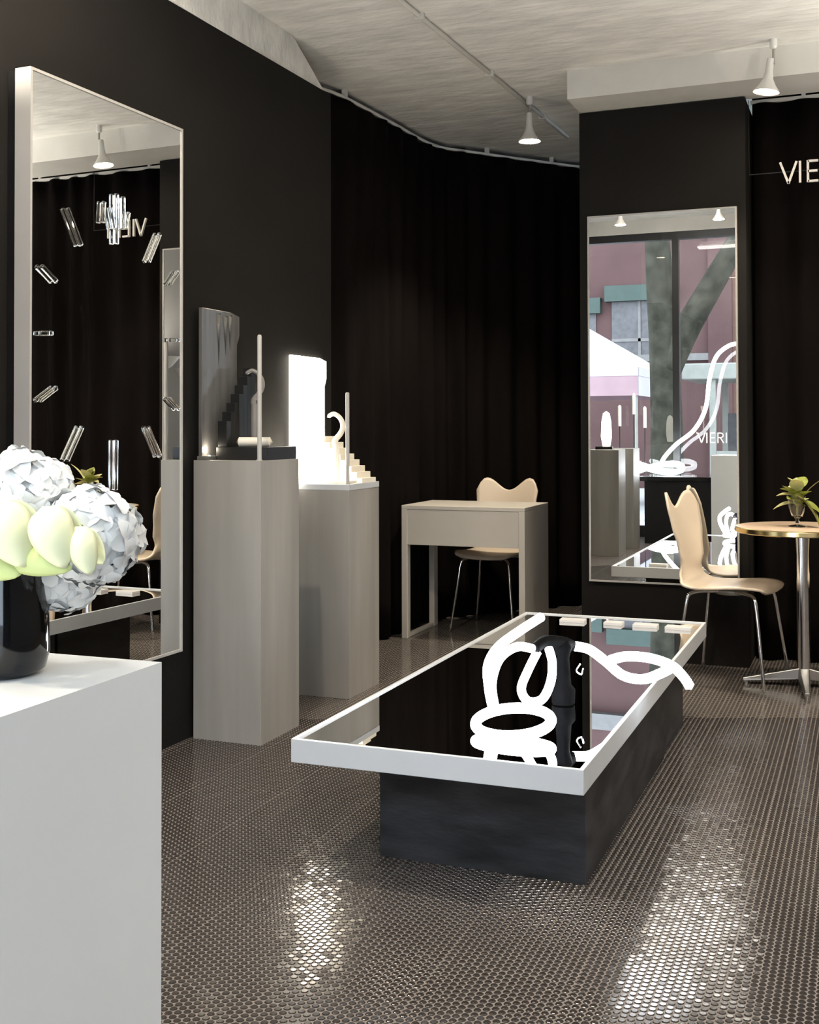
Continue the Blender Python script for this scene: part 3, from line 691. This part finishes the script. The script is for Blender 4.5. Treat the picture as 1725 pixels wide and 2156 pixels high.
# ---- black vase with flowers on the white cabinet
zc_ = .93
vb = atz(2, 1418, zc_)
vs_ = empty('black_vase', (vb.x, vb.y, zc_)); tag(vs_, 'glossy black round vase on the white foreground plinth', 'vase')
vh = .128
MB().lathe([(.001, 0), (.036, .0), (.045, .006), (.0495, .022), (.0485, .06), (.044, .095), (.0415, vh), (.0385, vh), (.041, .095), (.044, .06), (.044, .02), (.001, .012)], n=48, caps=False).build('body', 'black_gloss', vs_, smooth=50)
MB().lathe([(.0385, vh - .001), (.0418, vh - .001), (.0424, vh + .0015), (.0405, vh + .003), (.0385, vh + .001)], n=48, caps=False).build('rim', 'black_gloss', vs_, smooth=60)
def petal(L_, W_):
    vs = []; fs = []; n = 4
    for i in range(n + 1):
        s = i / n; wd = W_ * math.sin(PI * (.12 + .80 * s)) ** .7; z = L_ * (.35 * s - .55 * s * s)
        for q in (-1, 0, 1): vs.append((s * L_, q * wd / 2, z + (.12 * wd if q else 0)))
    for i in range(n):
        for j in range(2): fs.append((i * 3 + j, i * 3 + j + 1, i * 3 + j + 4, i * 3 + j + 3))
    return vs, fs
def floret_mesh():
    mb = MB(); vs, fs = petal(.0125, .013)
    for k in range(4):
        a = k * PI / 2 + .1; ca, sa = math.cos(a), math.sin(a)
        mb.add([(x * ca - y * sa, x * sa + y * ca, z + .001 * (k % 2)) for x, y, z in vs], fs)
    return mb
proto_floret = None
def hydrangea(label, c, r, n, stem_to):
    global proto_floret
    t = empty('hydrangea', tuple(c)); tag(t, label, 'flower', 'white hydrangea heads in the black vase')
    rs = random.Random(sum(map(ord, label)))
    for k in range(n):
        zz = 1 - 2 * (k + .5) / n; a = k * 2.39996 + rs.uniform(-.15, .15); q = math.sqrt(1 - zz * zz); d = Vector((q * math.cos(a), q * math.sin(a), zz))
        if proto_floret is None:
            o = floret_mesh().build('floret', 'petal_white', t, smooth=180); proto_floret = o
        else:
            o = proto_floret.copy(); COL.objects.link(o); o.parent = t
        sc = rs.uniform(1.1, 1.6); dd = (d + Vector((rs.gauss(0, .18), rs.gauss(0, .18), rs.gauss(0, .18)))).normalized()
        o.matrix_local = Matrix.Translation(d * r * rs.uniform(.86, 1.04)) @ dd.to_track_quat('Z', 'Y').to_matrix().to_4x4() @ Matrix.Rotation(rs.uniform(0, 6.28), 4, 'Z') @ Matrix.Scale(sc, 4)
    MB().lathe([(.001, -r * .78), (r * .5, -r * .6), (r * .78, 0), (r * .5, r * .6), (.001, r * .78)], n=14, caps=False).build('core', 'petal_white', t, smooth=180)
    e = Vector(stem_to) - Vector(c)
    MB().tube(crom([(0, 0, -r * .5), (e.x * .5, e.y * .5, e.z * .55), tuple(e)], 6), .003, 8).build('stem', 'stem_green', t, smooth=60)
rim = (vb.x, vb.y, zc_ + vh - .04)
def fl_at(u, v, dy): return aty(u, v, vb.y + dy)
hydrangea('white hydrangea head at the right of the bouquet over the plinth', fl_at(190, 1128, .02), .050, 95, (rim[0] + .015, rim[1], rim[2]))
hydrangea('white hydrangea head at the top left of the bouquet', fl_at(52, 1050, .02), .050, 95, (rim[0], rim[1] + .01, rim[2]))
hydrangea('small drooping white hydrangea head lowest in the bouquet', fl_at(140, 1210, .055), .036, 60, (rim[0] + .018, rim[1] + .01, rim[2]))
hydrangea('white hydrangea head leaving the left picture edge', fl_at(-75, 1090, .03), .048, 90, (rim[0] - .015, rim[1] + .01, rim[2]))
def spoon(L_, W_, belly, point=.75):
    vs = []; fs = []; n, k = 14, 10
    for i in range(n + 1):
        q = i / n; wd = W_ * math.sin(PI * q ** point) ** .62 * (1 - .12 * q) + .0006; arch = belly * math.sin(PI * min(1, q * .92 + .06))
        for j in range(k + 1):
            p = -1 + 2 * j / k; vs.append((q * L_, p * wd / 2, arch * (1 - .85 * p * p) - .004 * q * q))
    for i in range(n):
        for j in range(k): fs.append((i * (k + 1) + j, i * (k + 1) + j + 1, (i + 1) * (k + 1) + j + 1, (i + 1) * (k + 1) + j))
    return MB().add(vs, fs)
def calla(label, a, b, dy, W_, m='calla', lean=0.):
    A = fl_at(a[0], a[1], dy); B = fl_at(b[0], b[1], dy - .012)
    t = empty('calla_lily', tuple(A)); tag(t, label, 'flower', 'green-white calla lilies in the black vase')
    X = (B - A).normalized(); nz = (Vector((0, 0, EYE)) - A).normalized(); Zv = (nz - X * nz.dot(X)).normalized(); Y = Zv.cross(X); L_ = (B - A).length
    base = Matrix((X, Y, Zv)).transposed().to_4x4()
    o = spoon(L_, W_, W_ * .34).build('spathe_front', m, t, smooth=180); o.matrix_local = base @ Matrix.Rotation(lean, 4, 'X'); sd = o.modifiers.new('thick', 'SOLIDIFY'); sd.thickness = .0012
    o = spoon(L_ * .9, W_ * .95, -W_ * .28).build('spathe_back', m, t, smooth=180); o.matrix_local = base @ Matrix.Translation((0, 0, -.004)) @ Matrix.Rotation(.32, 4, 'Z'); sd = o.modifiers.new('thick', 'SOLIDIFY'); sd.thickness = .0012
    o = MB().tube([(.006, 0, 0), (L_ * .3, 0, .001), (L_ * .55, 0, .0)], .003, 8).build('spadix', 'leaf_pale', t, smooth=60); o.matrix_local = base
    e = Vector(rim) - A
    MB().tube(crom([(0, 0, -.002), tuple(Vector((0, .022, .006)) + e * .15), tuple(Vector((0, .02, 0)) + e * .6), tuple(e)], 6), .0035, 8).build('stem', 'stem_green', t, smooth=60)
calla('green tinged calla lily at the lower left over the rim', (-45, 1165), (40, 1206), -.046, .040, 'calla_green')
calla('greener calla lily low over the vase rim', (18, 1168), (146, 1196), -.048, .030, 'calla_green')
calla('pale calla lily at the left edge of the frame', (-12, 1062), (52, 1190), -.054, .052)
calla('pale calla lily in the middle of the bouquet', (92, 1070), (136, 1193), -.052, .044, lean=.2)
calla('pale calla lily drooping right in front of the hydrangea', (160, 1112), (190, 1206), -.044, .030, lean=.2)

# ================================================================== WINDOW DISPLAY (behind the camera, seen in the pier mirror)
bench = empty('window_bench', (0, 0, 0)); tag(bench, 'black window display bench beside the shop window', 'bench')
MB().box(-2.2, -.40, -.74, -.06, .64, .685).build('bench_top', 'black_gloss', bench, bevel=.003)
MB().box(-2.16, -.44, -.70, -.10, 0, .64).build('bench_body', 'black_satin', bench, bevel=.003)
def atm(u, v, y):
    p = aty(u, v, 11.85 - y); return Vector((p.x, y, p.z))
nb = atm(1385, 992, -.4)
t = empty('neon_sculpture', (nb.x, -.4, .685)); tag(t, 'white neon tube rising in a long curve from the window bench', 'neon light')
def Lw(p): return (p.x - nb.x, p.y + .4, p.z - .685)
MB().tube(crom([Lw(atm(u, v, -.4)) for u, v in ((1562, 722), (1535, 728), (1508, 752), (1494, 800), (1486, 860), (1462, 905), (1425, 935), (1400, 962), (1388, 985))], 7), .020, 12).build('neon_tube', 'neon', t, smooth=60)
MB().tube([(.24 * math.cos(a) + .02, .14 * math.sin(a), .08 + .045 * math.sin(a * 1.5)) for a in [i * .33 for i in range(38)]], .026, 12).build('neon_tube', 'neon', t, smooth=60)
p = Lw(atm(1565, 715, -.4)); MB().box(p[0] - .03, p[0] + .03, -.03, .03, p[2] - .06, p[2] + .08).build('bracket', 'black_satin', t, bevel=.004)
MB().tube([(p[0], 0, p[2] + .07), (p[0], 0, ZF - .685)], .003, 6).build('wire', 'black_satin', t)
for k, (u, v) in enumerate(((1305, 875), (1335, 850), (1358, 878))):
    q = atm(u, v, -.64); c = empty('candle_stand', (q.x, -.64, .685)); tag(c, ['white candle on a thin black stand, left of three on bench', 'tallest white candle on a thin black stand on bench', 'white candle on a thin black stand, right of three on bench'][k], 'candle', 'candles on the window bench')
    h = q.z - .685
    MB().lathe([(.035, 0), (.035, .006), (.006, .012), (.005, h - .12), (.022, h - .115)], n=18).build('stand', 'black_satin', c, smooth=50)
    MB().lathe([(.018, h - .115), (.018, h + .10), (.006, h + .115)], n=18).build('candle', 'petal_white', c, smooth=50)
lt = empty('lit_display', (-2.31, 1.02, .98)); tag(lt, 'small glowing display on the pedestal by the shop window', 'display')
MB().box(-.10, .06, -.03, .03, 0, .03).build('base', 'black_satin', lt, bevel=.003)
MB().lathe([(.001, .03), (.035, .03), (.05, .12), (.045, .26), (.03, .34), (.001, .36)], n=20, caps=False).build('glow', 'emissive_display', lt, smooth=60)

# ================================================================== THE STREET
o = MB().box(-30, 30, -14, -1.05, -.35, -.16).build('ground_pavement', 'pavement'); tag(o, 'grey street pavement outside the shop', kind='structure')
o = MB().box(-30, 30, -40, -14, -.5, -.3).build('ground_far', 'asphalt'); tag(o, 'asphalt beyond the pavement', kind='structure')
def tree():
    t = empty('street_tree', (-2.75, -5, -.16)); tag(t, 'thick grey street tree with one slanting limb outside the window', 'tree')
    MB().tube(crom([(.02, 0, 0), (.03, 0, 1.2), (.0, 0, 2.4), (-.06, 0, 3.4), (-.12, .1, 5.0), (-.3, .3, 7)], 6), .235, 16, taper=lambda q: 1.08 - .45 * q).build('trunk', 'bark', t, smooth=80)
    MB().tube(crom([(.05, 0, 2.2), (.32, 0, 2.75), (.65, .05, 3.3), (1.05, .1, 3.95), (1.7, .2, 4.9), (2.6, .3, 6)], 6), .19, 14, taper=lambda q: 1.1 - .5 * q).build('limb', 'bark', t, smooth=80)
    for k in range(26):
        a = random.uniform(0, 6.28); rr = random.uniform(.3, 2.8); z = random.uniform(6.0, 8.4)
        vs, fs = petal(1.1, .9); o = MB().add(vs, fs).build('leaf_spray', 'foliage_dark', t, smooth=180); o.location = (rr * math.cos(a) + .4, rr * math.sin(a), z); o.rotation_euler = (random.uniform(-1, 1), random.uniform(-1, 1), a)
tree()
def facade():
    t = empty('brick_building', (0, -14, -.3)); tag(t, 'dull red painted building across the street with green lintels', 'building')
    MB().box(-14, -3.0, -.6, 0, 0, 9.5).build('wall', 'facade_red', t)
    MB().box(-3.0, 9, -.5, .02, 0, 9.5).build('wall', 'facade_salmon', t)
    MB().box(-3.25, -2.75, 0, .12, 0, 9.5).build('pilaster', 'facade_red', t)
    MB().box(-14, -3.25, 0, .10, 2.95, 3.10).build('string_course', 'facade_trim', t)
    MB().box(-14, 9, 0, .22, 6.2, 6.55).build('cornice', 'facade_trim', t)
    for (x, z) in ((-6.35, 2.3), (-4.75, 2.55), (-9.0, 2.3), (.2, 2.4), (3.4, 2.4)):
        g = MB().box(x - .62, x + .62, -.05, .03, z, z + 1.75).build('window', 'dark_window', t)
        MB().box(x - .75, x + .75, 0, .20, z + 1.75, z + 2.10).build('lintel', 'facade_green', g)
        MB().box(x - .03, x + .03, .02, .06, z, z + 1.75).build('glazing_bar', 'facade_trim', g)
        MB().box(x - .62, x + .62, .02, .06, z + .85, z + .92).build('glazing_bar', 'facade_trim', g)
    MB().box(-1.8, -.6, 0, .06, .1, 2.4).build('door', 'dark_window', t)
facade()
def tent():
    t = empty('market_canopy', (-5.0, -8, -.16)); tag(t, 'white and pink market canopy on the pavement outside', 'canopy')
    z0, z1, a = 2.30, 3.35, 1.62
    MB().add([(-a, -a, z0), (a, -a, z0), (a, a, z0), (-a, a, z0), (0, 0, z1)], [(0, 1, 4), (1, 2, 4), (2, 3, 4), (3, 0, 4)]).build('roof', 'canvas', t)
    for k in range(4):
        MB().box(-a, a, a - .01, a + .01, z0 - .45, z0).build('valance', 'canvas_pink' if k % 2 == 0 else 'canvas', t, rotz=k * PI / 2)
        MB().box(-a, a, a + .011, a + .016, z0 - .14, z0).build('stripe', 'canvas', t, rotz=k * PI / 2)
        MB().tube([(a - .04, a - .04, 0), (a - .04, a - .04, z0)], .025, 8).build('pole', 'shed_white', t, rotz=k * PI / 2)
    MB().box(-1.3, 1.3, -.4, .4, .72, .78).build('counter', 'canvas_pink', t)
tent()
def shed():
    t = empty('dining_shed', (-.9, -9, -.16)); tag(t, 'pale open-sided street dining shed across the pavement', 'shelter')
    MB().box(-2.05, 1.8, -1, 1, 2.15, 2.42).build('roof', 'shed_white', t, bevel=.02)
    for x in (-1.55, -.65, .35, 1.5):
        MB().box(x - .05, x + .05, .85, .95, 0, 2.15).build('post', 'shed_white', t)
        MB().box(x - .05, x + .05, -.95, -.85, 0, 2.15).build('post', 'shed_white', t)
    MB().box(-1.6, 1.6, .86, .94, .0, .95).build('rail_panel', 'shed_white', t)
    MB().box(-1.6, 1.6, -.94, -.86, .0, 1.6).build('back_panel', 'dark_window', t)
shed()
